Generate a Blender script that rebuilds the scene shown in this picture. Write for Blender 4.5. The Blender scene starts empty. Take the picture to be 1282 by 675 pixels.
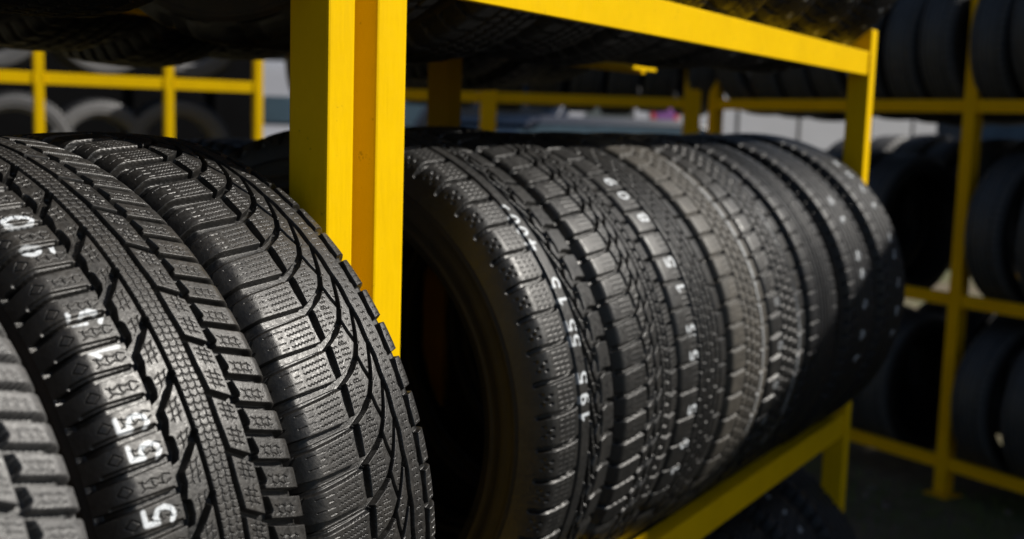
import bpy, bmesh, math, random
import numpy as np
from mathutils import Matrix, Vector

random.seed(7)
RNG = np.random.default_rng(7)
SC = bpy.context.scene
COL = SC.collection
D2R = math.radians

# ------------------------------------------------------------------ helpers
def link(o, parent=None):
    COL.objects.link(o)
    if parent is not None:
        o.parent = parent
    return o

def empty(name, loc=(0, 0, 0), rotz=0.0):
    o = bpy.data.objects.new(name, None)
    o.empty_display_size = 0.05
    o.location = loc
    o.rotation_euler = (0, 0, rotz)
    return link(o)

def tag(o, label=None, cat=None, group=None, kind=None):
    if label: o['label'] = label
    if cat: o['category'] = cat
    if group: o['group'] = group
    if kind: o['kind'] = kind
    return o

def mesh_from_arrays(name, co, quads, smooth=True):
    me = bpy.data.meshes.new(name)
    nv, nf = len(co), len(quads)
    me.vertices.add(nv)
    me.vertices.foreach_set('co', np.ascontiguousarray(co, dtype=np.float32).ravel())
    me.loops.add(nf * 4)
    me.loops.foreach_set('vertex_index', np.ascontiguousarray(quads, dtype=np.int32).ravel())
    me.polygons.add(nf)
    me.polygons.foreach_set('loop_start', np.arange(0, nf * 4, 4, dtype=np.int32))
    me.update(calc_edges=True)
    if smooth:
        me.polygons.foreach_set('use_smooth', np.ones(nf, dtype=bool))
    me.update()
    return me

def set_attr(me, name, vals):
    a = me.attributes.new(name, 'FLOAT', 'POINT')
    a.data.foreach_set('value', np.ascontiguousarray(vals, dtype=np.float32).ravel())

class MB:
    """collects shapes for ONE mesh object"""
    def __init__(self): self.bm = bmesh.new()
    def box(self, a, b, bevel=0.0, seg=2, rot=None):
        a, b = Vector(a), Vector(b)
        r = bmesh.ops.create_cube(self.bm, size=1.0)
        vs = r['verts']
        s = b - a; c = (a + b) / 2
        for v in vs:
            v.co = Vector((v.co.x * s.x, v.co.y * s.y, v.co.z * s.z)) + c
        if bevel > 0:
            es = list({e for v in vs for e in v.link_edges})
            bmesh.ops.bevel(self.bm, geom=es, offset=bevel, segments=seg, affect='EDGES', profile=0.6)
        return self
    def prism(self, pts, axis, lo, hi):
        """polygon pts (2D) swept along axis 'x'/'y'/'z' from lo to hi"""
        def P(p, t):
            if axis == 'x': return (t, p[0], p[1])
            if axis == 'y': return (p[0], t, p[1])
            return (p[0], p[1], t)
        v0 = [self.bm.verts.new(P(p, lo)) for p in pts]
        v1 = [self.bm.verts.new(P(p, hi)) for p in pts]
        n = len(pts)
        for i in range(n):
            j = (i + 1) % n
            self.bm.faces.new((v0[i], v0[j], v1[j], v1[i]))
        self.bm.faces.new(v0[::-1]); self.bm.faces.new(v1)
        return self
    def cyl(self, c, axis, r, h, n=24, r2=None):
        m = Matrix.Identity(4)
        if axis == 'x': m = Matrix.Rotation(math.pi / 2, 4, 'Y')
        if axis == 'y': m = Matrix.Rotation(math.pi / 2, 4, 'X')
        m = Matrix.Translation(c) @ m
        bmesh.ops.create_cone(self.bm, cap_ends=True, segments=n, radius1=r, radius2=r if r2 is None else r2, depth=h, matrix=m)
        return self
    def build(self, name, mat, parent=None, smooth=False):
        bmesh.ops.recalc_face_normals(self.bm, faces=self.bm.faces)
        me = bpy.data.meshes.new(name)
        self.bm.to_mesh(me); self.bm.free()
        if smooth:
            for p in me.polygons: p.use_smooth = True
        if mat: me.materials.append(mat)
        o = bpy.data.objects.new(name, me)
        return link(o, parent)

# ------------------------------------------------------------------ materials
def new_mat(name):
    m = bpy.data.materials.new(name); m.use_nodes = True
    nt = m.node_tree
    return m, nt, nt.nodes['Principled BSDF']

def N(nt, typ, **kw):
    n = nt.nodes.new(typ)
    for k, v in kw.items():
        setattr(n, k, v)
    return n

def L(nt, a, b): nt.links.new(a, b)

def noise(nt, coord, scale, detail=4, rough=0.6):
    n = N(nt, 'ShaderNodeTexNoise'); n.inputs['Scale'].default_value = scale
    n.inputs['Detail'].default_value = detail; n.inputs['Roughness'].default_value = rough
    L(nt, coord, n.inputs['Vector'])
    return n.outputs['Fac']

def maprange(nt, val, a, b, c=0.0, d=1.0):
    n = N(nt, 'ShaderNodeMapRange'); n.inputs[1].default_value = a; n.inputs[2].default_value = b
    n.inputs[3].default_value = c; n.inputs[4].default_value = d
    L(nt, val, n.inputs[0]); return n.outputs[0]

def mixc(nt, fac, a, b):
    n = N(nt, 'ShaderNodeMix', data_type='RGBA')
    for s, v in ((6, a), (7, b)):
        if isinstance(v, (tuple, list)): n.inputs[s].default_value = (*v, 1)
        else: L(nt, v, n.inputs[s])
    if isinstance(fac, (int, float)): n.inputs[0].default_value = fac
    else: L(nt, fac, n.inputs[0])
    return n.outputs[2]

def mul(nt, a, b):
    n = N(nt, 'ShaderNodeMath', operation='MULTIPLY')
    for s, v in ((0, a), (1, b)):
        if isinstance(v, (int, float)): n.inputs[s].default_value = v
        else: L(nt, v, n.inputs[s])
    return n.outputs[0]

def objco(nt): return N(nt, 'ShaderNodeTexCoord').outputs['Object']

def rubber(name, top, groove, dust=(0.10, 0.085, 0.07), dust_amt=0.35, rough=0.46, paint=(0.72, 0.76, 0.80), spec=0.5):
    m, nt, b = new_mat(name)
    co = objco(nt)
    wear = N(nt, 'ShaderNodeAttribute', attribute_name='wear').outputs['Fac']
    pt = N(nt, 'ShaderNodeAttribute', attribute_name='paint').outputs['Fac']
    n1 = noise(nt, co, 34, 6, 0.68)
    n2 = noise(nt, co, 260, 4, 0.65)
    n3 = noise(nt, co, 1100, 3, 0.7)
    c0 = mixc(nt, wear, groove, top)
    dark = mixc(nt, maprange(nt, n2, 0.3, 0.7), (0.62, 0.62, 0.62), (1.25, 1.24, 1.22))
    cm = N(nt, 'ShaderNodeMix', data_type='RGBA', blend_type='MULTIPLY'); cm.inputs[0].default_value = 1.0
    L(nt, c0, cm.inputs[6]); L(nt, dark, cm.inputs[7])
    d1 = mul(nt, maprange(nt, n1, 0.44, 0.72), maprange(nt, n3, 0.35, 0.65, 0.35, 1.0))
    c1 = mixc(nt, mul(nt, d1, dust_amt), cm.outputs[2], dust)
    # pale specks of grit
    sp = maprange(nt, n3, 0.70, 0.74)
    c2 = mixc(nt, mul(nt, sp, 0.5 * dust_amt), c1, (0.22, 0.20, 0.18))
    pf = mul(nt, mul(nt, pt, maprange(nt, n3, 0.32, 0.46, 0.45, 1.0)), maprange(nt, n2, 0.34, 0.50, 0.55, 1.0))
    c3 = mixc(nt, pf, c2, paint)
    L(nt, c3, b.inputs['Base Color'])
    r = N(nt, 'ShaderNodeMath', operation='ADD'); r.inputs[1].default_value = rough - 0.12
    L(nt, maprange(nt, n2, 0.3, 0.7, 0.0, 0.26), r.inputs[0])
    L(nt, r.outputs[0], b.inputs['Roughness'])
    b.inputs['Specular IOR Level'].default_value = spec
    bp = N(nt, 'ShaderNodeBump'); bp.inputs['Strength'].default_value = 0.22; bp.inputs['Distance'].default_value = 0.0005
    L(nt, n3, bp.inputs['Height'])
    bp2 = N(nt, 'ShaderNodeBump'); bp2.inputs['Strength'].default_value = 0.22; bp2.inputs['Distance'].default_value = 0.002
    L(nt, n2, bp2.inputs['Height']); L(nt, bp.outputs[0], bp2.inputs['Normal'])
    L(nt, bp2.outputs[0], b.inputs['Normal'])
    return m

def wall_rubber(name, col=(0.016, 0.014, 0.013), dust=(0.07, 0.045, 0.028), amt=0.5, rough=0.55):
    m, nt, b = new_mat(name)
    co = objco(nt)
    n1 = noise(nt, co, 22, 6, 0.7); n3 = noise(nt, co, 500, 4, 0.7)
    c = mixc(nt, mul(nt, maprange(nt, n1, 0.4, 0.75), amt), col, dust)
    c = mixc(nt, mul(nt, maprange(nt, n3, 0.68, 0.76), 0.5 * amt), c, (0.2, 0.17, 0.14))
    L(nt, c, b.inputs['Base Color'])
    b.inputs['Roughness'].default_value = rough
    b.inputs['Specular IOR Level'].default_value = 0.4
    bp = N(nt, 'ShaderNodeBump'); bp.inputs['Strength'].default_value = 0.4; bp.inputs['Distance'].default_value = 0.0008
    L(nt, n3, bp.inputs['Height']); L(nt, bp.outputs[0], b.inputs['Normal'])
    return m

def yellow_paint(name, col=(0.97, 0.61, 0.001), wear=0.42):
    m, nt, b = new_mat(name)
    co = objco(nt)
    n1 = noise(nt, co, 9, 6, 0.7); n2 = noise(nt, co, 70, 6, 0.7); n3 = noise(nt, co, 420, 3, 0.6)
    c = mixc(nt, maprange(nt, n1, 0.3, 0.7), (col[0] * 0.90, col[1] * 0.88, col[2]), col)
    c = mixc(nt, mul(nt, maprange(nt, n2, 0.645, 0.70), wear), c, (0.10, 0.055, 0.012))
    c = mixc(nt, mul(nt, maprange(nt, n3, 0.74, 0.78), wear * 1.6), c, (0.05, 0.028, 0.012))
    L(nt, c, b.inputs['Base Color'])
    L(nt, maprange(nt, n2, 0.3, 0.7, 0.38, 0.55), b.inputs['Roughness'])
    b.inputs['Specular IOR Level'].default_value = 0.06
    # brush runs: noise stretched along the height
    mp = N(nt, 'ShaderNodeMapping'); mp.inputs['Scale'].default_value = (150, 150, 22)
    L(nt, co, mp.inputs['Vector'])
    r = N(nt, 'ShaderNodeTexNoise'); r.inputs['Scale'].default_value = 1.0; r.inputs['Detail'].default_value = 5
    L(nt, mp.outputs[0], r.inputs['Vector'])
    bp = N(nt, 'ShaderNodeBump'); bp.inputs['Strength'].default_value = 0.28; bp.inputs['Distance'].default_value = 0.002
    L(nt, r.outputs['Fac'], bp.inputs['Height']); L(nt, bp.outputs[0], b.inputs['Normal'])
    return m

def plain(name, col, rough=0.5, metal=0.0, var=0.2, scale=6.0, spec=0.5):
    m, nt, b = new_mat(name)
    n1 = noise(nt, objco(nt), scale, 5, 0.65)
    c = mixc(nt, maprange(nt, n1, 0.3, 0.7), tuple(x * (1 - var) for x in col), tuple(min(1, x * (1 + var * 0.5)) for x in col))
    L(nt, c, b.inputs['Base Color'])
    b.inputs['Roughness'].default_value = rough; b.inputs['Metallic'].default_value = metal
    b.inputs['Specular IOR Level'].default_value = spec
    return m

M_YEL = yellow_paint('yellow_paint')
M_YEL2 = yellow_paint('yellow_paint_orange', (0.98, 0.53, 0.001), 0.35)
M_RUB = {
    'worn':  rubber('rubber_worn', (0.028, 0.0265, 0.025), (0.006, 0.006, 0.006), dust=(0.105, 0.092, 0.078), dust_amt=0.36, rough=0.41, spec=0.62),
    'clean': rubber('rubber_clean', (0.023, 0.022, 0.021), (0.006, 0.006, 0.006), dust=(0.095, 0.083, 0.07), dust_amt=0.30, rough=0.40, spec=0.62),
    'grey':  rubber('rubber_grey', (0.105, 0.104, 0.105), (0.030, 0.030, 0.031), dust=(0.17, 0.168, 0.166), dust_amt=0.40, rough=0.46),
    'mid':   rubber('rubber_mid', (0.020, 0.0198, 0.0195), (0.005, 0.005, 0.005), dust=(0.09, 0.083, 0.074), dust_amt=0.26, rough=0.40, spec=0.60),
    'dusty': rubber('rubber_dusty', (0.060, 0.055, 0.047), (0.020, 0.018, 0.015), dust=(0.19, 0.17, 0.14), dust_amt=0.60, rough=0.50),
    'dark':  rubber('rubber_dark', (0.014, 0.0145, 0.0165), (0.005, 0.005, 0.006), dust_amt=0.10, rough=0.42, spec=0.45),
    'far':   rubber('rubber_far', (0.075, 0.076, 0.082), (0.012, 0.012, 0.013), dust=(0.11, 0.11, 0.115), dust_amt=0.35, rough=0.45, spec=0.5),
}
M_WALL = wall_rubber('sidewall_rubber')
M_WALLB = wall_rubber('sidewall_brown', (0.006, 0.0060, 0.0062), (0.022, 0.018, 0.015), 0.5, 0.6)
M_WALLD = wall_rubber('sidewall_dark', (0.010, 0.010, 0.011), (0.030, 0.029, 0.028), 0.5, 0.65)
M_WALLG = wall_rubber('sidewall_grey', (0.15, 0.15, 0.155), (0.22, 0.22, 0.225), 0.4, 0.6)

M_YEL_SHADE = yellow_paint('yellow_paint_shaded', (0.50, 0.27, 0.002), 0.5)  # yellow darkened to brown: shade on the rack behind put into its colour
# ------------------------------------------------------------------ tyres
def profile(R, S, a0f=0.66, crown=0.085, end=1.18):
    """half profile of the tread from crown centre to +S : x, r, phi at dense arc steps"""
    n = 600
    a = np.linspace(0, S, n); a0 = a0f * S
    t = np.clip((a - a0) / (S - a0), 0, 1)
    phi = np.where(a < a0, crown * a / a0, crown + (end - crown) * (1 - (1 - t) ** 3.0))
    da = a[1] - a[0]
    x = np.concatenate([[0], np.cumsum(np.cos((phi[1:] + phi[:-1]) / 2) * da)])
    r = R - np.concatenate([[0], np.cumsum(np.sin((phi[1:] + phi[:-1]) / 2) * da)])
    return a, x, r, phi

def seg_dist(U, V, p, q):
    du, dv = q[0] - p[0], q[1] - p[1]
    l2 = du * du + dv * dv + 1e-12
    t = np.clip(((U - p[0]) * du + (V - p[1]) * dv) / l2, 0, 1)
    return np.hypot(U - p[0] - t * du, V - p[1] - t * dv), t

def cell_height(u, P, n, strokes):
    """depth map (mm) of one pitch; strokes = (pts, w0, w1, depth, soft); all mm"""
    v = np.arange(n) * (P / n)
    U, V = np.meshgrid(u, v)
    H = np.zeros_like(U)
    for pts, w0, w1, dep, soft in strokes:
        pts = [(a, b) for a, b in pts]
        lo = min(b for _, b in pts); hi = max(b for _, b in pts)
        m = max(w0, w1) + soft
        total = sum(math.hypot(pts[i + 1][0] - pts[i][0], pts[i + 1][1] - pts[i][1]) for i in range(len(pts) - 1))
        k0 = math.floor((0 - hi - m) / P); k1 = math.ceil((P - lo + m) / P)
        ua = min(a for a, _ in pts) - m; ub = max(a for a, _ in pts) + m
        cs = np.where((u >= ua) & (u <= ub))[0]
        if len(cs) == 0: continue
        c0, c1 = cs[0], cs[-1] + 1
        for k in range(k0, k1 + 1):
            acc = 0.0
            for i in range(len(pts) - 1):
                p = (pts[i][0], pts[i][1] + k * P); q = (pts[i + 1][0], pts[i + 1][1] + k * P)
                ln = math.hypot(q[0] - p[0], q[1] - p[1])
                if max(p[1], q[1]) + m < 0 or min(p[1], q[1]) - m > P:
                    acc += ln; continue
                d, t = seg_dist(U[:, c0:c1], V[:, c0:c1], p, q)
                w = w0 + (w1 - w0) * (acc + t * ln) / total
                g = np.clip((w + soft - d) / max(soft, 1e-6), 0, 1)
                g = g * g * (3 - 2 * g)
                np.maximum(H[:, c0:c1], dep * g, out=H[:, c0:c1])
                acc += ln
    return H

def zig(p, q, step, amp, ph=0):
    """zigzag polyline from p to q"""
    du, dv = q[0] - p[0], q[1] - p[1]; ln = math.hypot(du, dv); n = max(2, int(round(ln / step)))
    ex, ey = du / ln, dv / ln
    out = []
    for i in range(n + 1):
        s = amp * (1 if (i + ph) % 2 else -1)
        out.append((p[0] + du * i / n - ey * s, p[1] + dv * i / n + ex * s))
    return out

GLYPH = {
    '0': [[(0.5 + 0.36 * math.cos(a), 0.5 + 0.46 * math.sin(a)) for a in np.linspace(0, 2 * math.pi, 17)]],
    '1': [[(0.2, 0.72), (0.55, 0.98), (0.55, 0.02)]],
    '4': [[(0.72, 0.0), (0.72, 1.0), (0.08, 0.36), (0.98, 0.36)]],
    '5': [[(0.88, 0.98), (0.24, 0.98), (0.20, 0.58), (0.48, 0.64), (0.78, 0.54), (0.88, 0.30), (0.70, 0.07), (0.40, 0.02), (0.12, 0.14)]],
    '8': [[(0.5 + 0.27 * math.cos(a), 0.76 + 0.22 * math.sin(a)) for a in np.linspace(0, 2 * math.pi, 13)],
          [(0.5 + 0.34 * math.cos(a), 0.27 + 0.26 * math.sin(a)) for a in np.linspace(0, 2 * math.pi, 13)]],
    '9': [[(0.48 + 0.32 * math.cos(a), 0.70 + 0.27 * math.sin(a)) for a in np.linspace(0, 2 * math.pi, 15)],
          [(0.80, 0.70), (0.76, 0.30), (0.52, 0.02), (0.2, 0.06)]],
    '6': [[(0.52 + 0.32 * math.cos(a), 0.30 + 0.27 * math.sin(a)) for a in np.linspace(0, 2 * math.pi, 15)],
          [(0.20, 0.30), (0.26, 0.70), (0.50, 0.98), (0.82, 0.94)]],
    '-': [[(0.15, 0.2), (0.5, 0.3), (0.55, 0.75), (0.8, 0.8)]],
    '.': [[(0.3, 0.4), (0.6, 0.5)]],
}

def tread_mesh(name, R, S, NC, strokes, res=0.7, hi=None, back=8, a0f=0.66, paints=(), scuffs=(), crown=0.085, a0r=None):
    """R,S metres; strokes in mm with v in units of pitch*P mm; returns mesh with wear/paint attributes"""
    P = 2 * math.pi * R / NC * 1000.0
    n = max(4, int(round(P / res)))
    nu = int(round(2 * S * 1000 / res)) + 1
    u = np.linspace(-S * 1000, S * 1000, nu)
    H = cell_height(u, P, n, strokes(P))
    edge = np.clip((S * 1000 - np.abs(u)) / 3.5, 0, 1); edge = edge * edge * (3 - 2 * edge)
    H = H * edge[None, :]
    tot = NC * n
    idx = np.arange(tot)
    th = idx / tot * 360.0
    if hi is not None:
        dev = (th - hi[0]) % 360.0
        keep = (dev <= (hi[1] - hi[0])) | (idx % back == 0)
        idx = idx[keep]; th = th[keep]
    nv = len(idx)
    a, px, pr, pphi = profile(R, S, a0f, crown)
    ua = np.abs(u) / 1000
    X = np.sign(u) * np.interp(ua, a, px); RR = np.interp(ua, a, pr); PH = np.sign(u) * np.interp(ua, a, pphi)
    if a0r is not None:                      # unevenly worn tyre: the right shoulder turns later than the left
        _, qx, qr, qp = profile(R, S, a0r, crown)
        X = np.where(u > 0, np.interp(ua, a, qx), X); RR = np.where(u > 0, np.interp(ua, a, qr), RR); PH = np.where(u > 0, np.interp(ua, a, qp), PH)
    h = H[idx % n] / 1000.0
    # slight unevenness of a used tread
    lugvar = RNG.normal(0, 0.00025, (NC, 6))
    cellid = (idx // n); uu = np.clip(((u + S * 1000) / (2 * S * 1000) * 6).astype(int), 0, 5)
    x = X[None, :] - h * np.sin(PH)[None, :]
    r = RR[None, :] - h * np.cos(PH)[None, :] 
    t = np.radians(th)[:, None]
    co = np.stack([np.broadcast_to(x, r.shape), -r * np.cos(t), r * np.sin(t)], axis=-1).reshape(-1, 3)
    I = np.arange(nv)[:, None]; J = np.arange(nu - 1)[None, :]
    I2 = (I + 1) % nv
    q = np.stack([I * nu + J, I * nu + J + 1, I2 * nu + J + 1, I2 * nu + J], axis=-1).reshape(-1, 4)
    me = mesh_from_arrays(name, co, q)
    mx = max(1e-6, float(H.max()))
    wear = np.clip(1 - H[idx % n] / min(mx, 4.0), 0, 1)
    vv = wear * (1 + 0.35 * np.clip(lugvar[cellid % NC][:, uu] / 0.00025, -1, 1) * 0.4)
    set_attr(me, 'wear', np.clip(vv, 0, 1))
    paint = np.zeros((nv, nu), dtype=np.float32)
    Rm = R * 1000
    for ch, uc, thc, hgt, wid, sw, inten in paints:
        # glyph up = -u ; glyph right = +v (towards the top of the tyre)
        dv = ((th - thc + 180) % 360 - 180) * math.pi / 180 * Rm
        rows = np.where(np.abs(dv) < wid)[0]; cols = np.where(np.abs(u - uc) < hgt)[0]
        if not len(rows) or not len(cols): continue
        gx = dv[rows] / wid + 0.5; gy = -(u[cols] - uc) / hgt + 0.5
        UU, VV = np.meshgrid(gy * hgt, gx * wid)
        best = np.zeros_like(UU)
        for st in GLYPH[ch]:
            for i in range(len(st) - 1):
                d, tt = seg_dist(UU, VV, (st[i][1] * hgt, st[i][0] * wid), (st[i + 1][1] * hgt, st[i + 1][0] * wid))
                best = np.maximum(best, np.clip((sw - d) / 0.8 + 0.5, 0, 1))
        best *= np.clip(1.25 - h[np.ix_(rows, cols)] * 1000 / 3.0, 0, 1)
        paint[np.ix_(rows, cols)] = np.maximum(paint[np.ix_(rows, cols)], best * inten)
    for pts, sw, inten in scuffs:       # rubbed chalk / dirt lines (u, theta)
        ths = (th + 180) % 360 - 180
        for i in range(len(pts) - 1):
            p, qn = pts[i], pts[i + 1]
            rows = np.where((ths > min(p[1], qn[1]) - 2) & (ths < max(p[1], qn[1]) + 2))[0]
            if not len(rows): continue
            UU, VV = np.meshgrid(u, ths[rows] * math.pi / 180 * Rm)
            d, tt = seg_dist(UU, VV, (p[0], p[1] * math.pi / 180 * Rm), (qn[0], qn[1] * math.pi / 180 * Rm))
            g = np.clip((sw - d) / sw * 1.6, 0, 1) * RNG.uniform(0.3, 1.0, d.shape) * inten
            g *= np.clip(1.2 - h[rows] * 1000 / 6.0, 0, 1)
            paint[rows] = np.maximum(paint[rows], g)
    set_attr(me, 'paint', paint)
    return me

def sidewall_mesh(name, R, S, side, rb, nseg=144, a0f=0.66, crown=0.085, bands=()):
    """one sidewall with its bead and the inner liner up to the crown; side = -1 / +1"""
    a, px, pr, pph = profile(R, S, a0f, crown)
    x0, r0, ph0 = px[-1], pr[-1], pph[-1]
    span = r0 - rb
    # outer wall
    m = 34
    s = np.linspace(0, 1, m)
    phi = ph0 + (2.05 - ph0) * s ** 0.9
    ds = 1.0 / (m - 1)
    dr = np.concatenate([[0], np.cumsum(np.sin((phi[1:] + phi[:-1]) / 2) * ds)])
    dx = np.concatenate([[0], np.cumsum(np.cos((phi[1:] + phi[:-1]) / 2) * ds)])
    k = span / dr[-1]
    ox = x0 + dx * k; orr = r0 - dr * k
    # concentric steps and rim protector
    bump = np.zeros(m)
    for c, w, hgt in bands:
        bump += hgt * np.exp(-((s - c) / w) ** 4)
    ox = ox + bump
    # bead lip
    bx, br = ox[-1], orr[-1]
    lip = [(bx - 0.004, br - 0.004), (bx - 0.010, br - 0.006), (bx - 0.018, br - 0.005), (bx - 0.022, br + 0.001), (bx - 0.020, br + 0.010)]
    # inner liner
    T = 0.012
    li = []
    for i in range(m - 6, -1, -3):
        li.append((ox[i] - T, orr[i]))
    for j in range(len(a) - 1, -1, -40):
        li.append((max(0, px[j] - T * math.sin(pph[j])), pr[j] - T * math.cos(pph[j]) - 0.004))
    li.append((0.0, R - T - 0.004))
    X = np.array(list(ox) + [p[0] for p in lip] + [p[0] for p in li]) * side
    Rr = np.array(list(orr) + [p[1] for p in lip] + [p[1] for p in li])
    nu = len(X)
    th = np.linspace(0, 2 * math.pi, nseg, endpoint=False)
    xs = np.broadcast_to(X[None, :], (nseg, nu)); rs = np.broadcast_to(Rr[None, :], (nseg, nu))
    t = th[:, None]
    co = np.stack([xs, -rs * np.cos(t), rs * np.sin(t)], axis=-1).reshape(-1, 3)
    I = np.arange(nseg)[:, None]; J = np.arange(nu - 1)[None, :]; I2 = (I + 1) % nseg
    q = np.stack([I * nu + J, I * nu + J + 1, I2 * nu + J + 1, I2 * nu + J], axis=-1).reshape(-1, 4)
    if side < 0: q = q[:, ::-1]
    return mesh_from_arrays(name, co, q)

BANDS = ((0.10, 0.05, 0.0012), (0.42, 0.10, 0.0010), (0.78, 0.08, 0.0030))

class TyreKind:
    def __init__(self, kind, R, S, NC, strokes, res, tmat, wmat=None, rb=0.255, hi=None, back=8, nseg=144, paints=(), scuffs=(), a0f=0.66, a0r=None):
        self.R, self.S = R, S
        self.tread = tread_mesh('tread', R, S, NC, strokes, res, hi, back, a0f, paints, scuffs, a0r=a0r)
        self.tread.materials.append(tmat)
        self.walls = []
        for sd in (-1, 1):
            w = sidewall_mesh('sidewall', R, S, sd, rb, nseg, (a0r if (a0r and sd > 0) else a0f), bands=BANDS)
            w.materials.append(wmat or M_WALL)
            self.walls.append(w)
    def place(self, loc, label, group=None, rotz=0.0, roll=0.0, scale=1.0, tilt=0.0, name='tyre', wall_label=None):
        e = empty(name, loc)
        e.rotation_mode = 'XYZ'
        e.rotation_euler = (roll, tilt, rotz)
        if scale != 1.0: e.scale = (scale,) * 3
        tag(e, label, 'tyre', group)
        t = link(bpy.data.objects.new('tread', self.tread), e)
        for w in self.walls:
            link(bpy.data.objects.new('sidewall', w), e)
        return e

# ---- tread patterns (all in mm, P = pitch in mm) -------------------------
def pat_arrow(P):
    """directional winter tread: honeycomb sipes, long slanted centre blocks, two lugs per pitch"""
    s = []
    W = lambda pts, w0, w1=None, d=7.5, soft=0.9: s.append((pts, w0, w1 if w1 is not None else w0, d, soft))
    sip = lambda pts, d=1.3: s.append((pts, 0.06, 0.06, d, 0.40))
    # centre rib edges
    W([(-10.9, 0), (-10.9, P)], 1.35, None, 6.5)
    W([(10.9, 0.36 * P), (10.4, -0.10 * P), (11.8, -0.62 * P)], 1.7, 2.1, 7)
    # left diagonals, right diagonals
    W([(-10.9, 0.82 * P), (-17, 0.66 * P), (-24, 0.47 * P), (-30, 0.34 * P), (-34, 0.30 * P)], 2.2, 3.0)
    W([(11.3, 0.39 * P), (20, 0.29 * P), (30, 0.17 * P), (34, 0.13 * P)], 1.9, 2.3)
    # left circumferential groove with a step per lug
    W([(-34.0, 0), (-34.0, P)], 1.6)
    for k in (0, 1):
        b = k * P / 2 - 0.12 * P
        W([(-33.6, b + 0.02 * P), (-30.8, b + 0.22 * P), (-31.4, b + 0.40 * P)], 1.6, 2.2)
    # right circumferential groove
    W([(34.2, 0), (34.2, P)], 2.1)
    for k in (0, 1):
        b = k * P / 2 + 0.10 * P
        W([(33.6, b), (36.6, b - 0.34 * P)], 1.8, 2.6)
    # lugs
    for k in (0, 1):
        b = k * P / 2
        W([(-33, b + 1.5), (-60, b - 0.8), (-84, b - 2.6), (-100, b - 3.0)], 1.35, 2.1, 6.8)
        W([(-40, b + 2.6), (-84, b + 0.4)], 0.8, 1.2, 2.2, 1.6)
        W([(35, b + 3), (60, b - 3.0), (84, b - 7), (100, b - 8)], 1.9, 2.8, 7.2)
        c = b + P / 4
        # left lug sipes: a chain of cells then a diamond
        for off in (-2.3, 2.5):
            sip(zig((-40, c + off + 0.6), (-64, c + off - 1.6), 4.4, 1.0, int(off > 0)))
        for j, uu in enumerate((-46, -53.5, -61)):
            sip([(uu, c - 2.4), (uu - 1.0, c), (uu, c + 2.2)])
        sip([(-69, c - 1.5), (-74, c + 2.6), (-79, c - 1.8), (-74, c - 5.0), (-69, c - 1.5)])
        # right lug sipes
        for off in (-2.6, 2.4):
            sip(zig((42, c + off - 0.5), (61, c + off - 4.6), 3.8, 0.8, int(off > 0)))
        for uu in (46, 52, 58):
            sip(zig((uu, c - 5.0 - (uu - 40) * 0.2), (uu, c + 3.4 - (uu - 40) * 0.2), 4.2, 0.7))
    # rib sipes
    nr = max(5, int(round(P / 5.6)))
    for i in range(nr):
        v = i * P / nr
        sip([(-9.4, v + 0.9), (-6.4, v - 0.5), (-3.2, v + 1.3), (0.2, v - 0.7), (3.4, v + 1.1), (6.5, v - 0.6), (9.4, v + 0.6)], 1.3)
        sip([(-3.2, v + 1.3), (-2.4 - 1.2 * (i % 2), v + P / nr * 0.55), (-3.2, v + P / nr + 1.3)], 1.1)
        sip([(3.4, v + 1.1), (4.2 - 1.2 * (i % 2), v + P / nr * 0.6), (3.4, v + P / nr + 1.1)], 1.1)
    # centre block honeycombs
    for vb in (0.05, 0.53):
        for i in range(3):
            v = (vb + 0.115 * i) * P
            sip(zig((-26.5, v + 0.03 * P), (-15.5, v + 0.13 * P), 3.4, 0.45, i % 2))
        for uu in (-23.8, -19):
            sip(zig((uu, (vb - 0.01) * P), (uu + 1.6, (vb + 0.34) * P), 3.6, 0.4))
    for vb in (0.50, 0.93):
        for i in range(3):
            v = (vb + 0.10 * i) * P
            sip(zig((16.5, v + 0.03 * P), (28.5, v - 0.08 * P), 3.4, 0.45, i % 2))
        for uu in (19.8, 24.6):
            sip(zig((uu, (vb - 0.07) * P), (uu + 0.8, (vb + 0.24) * P), 3.6, 0.4))
    return s

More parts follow.
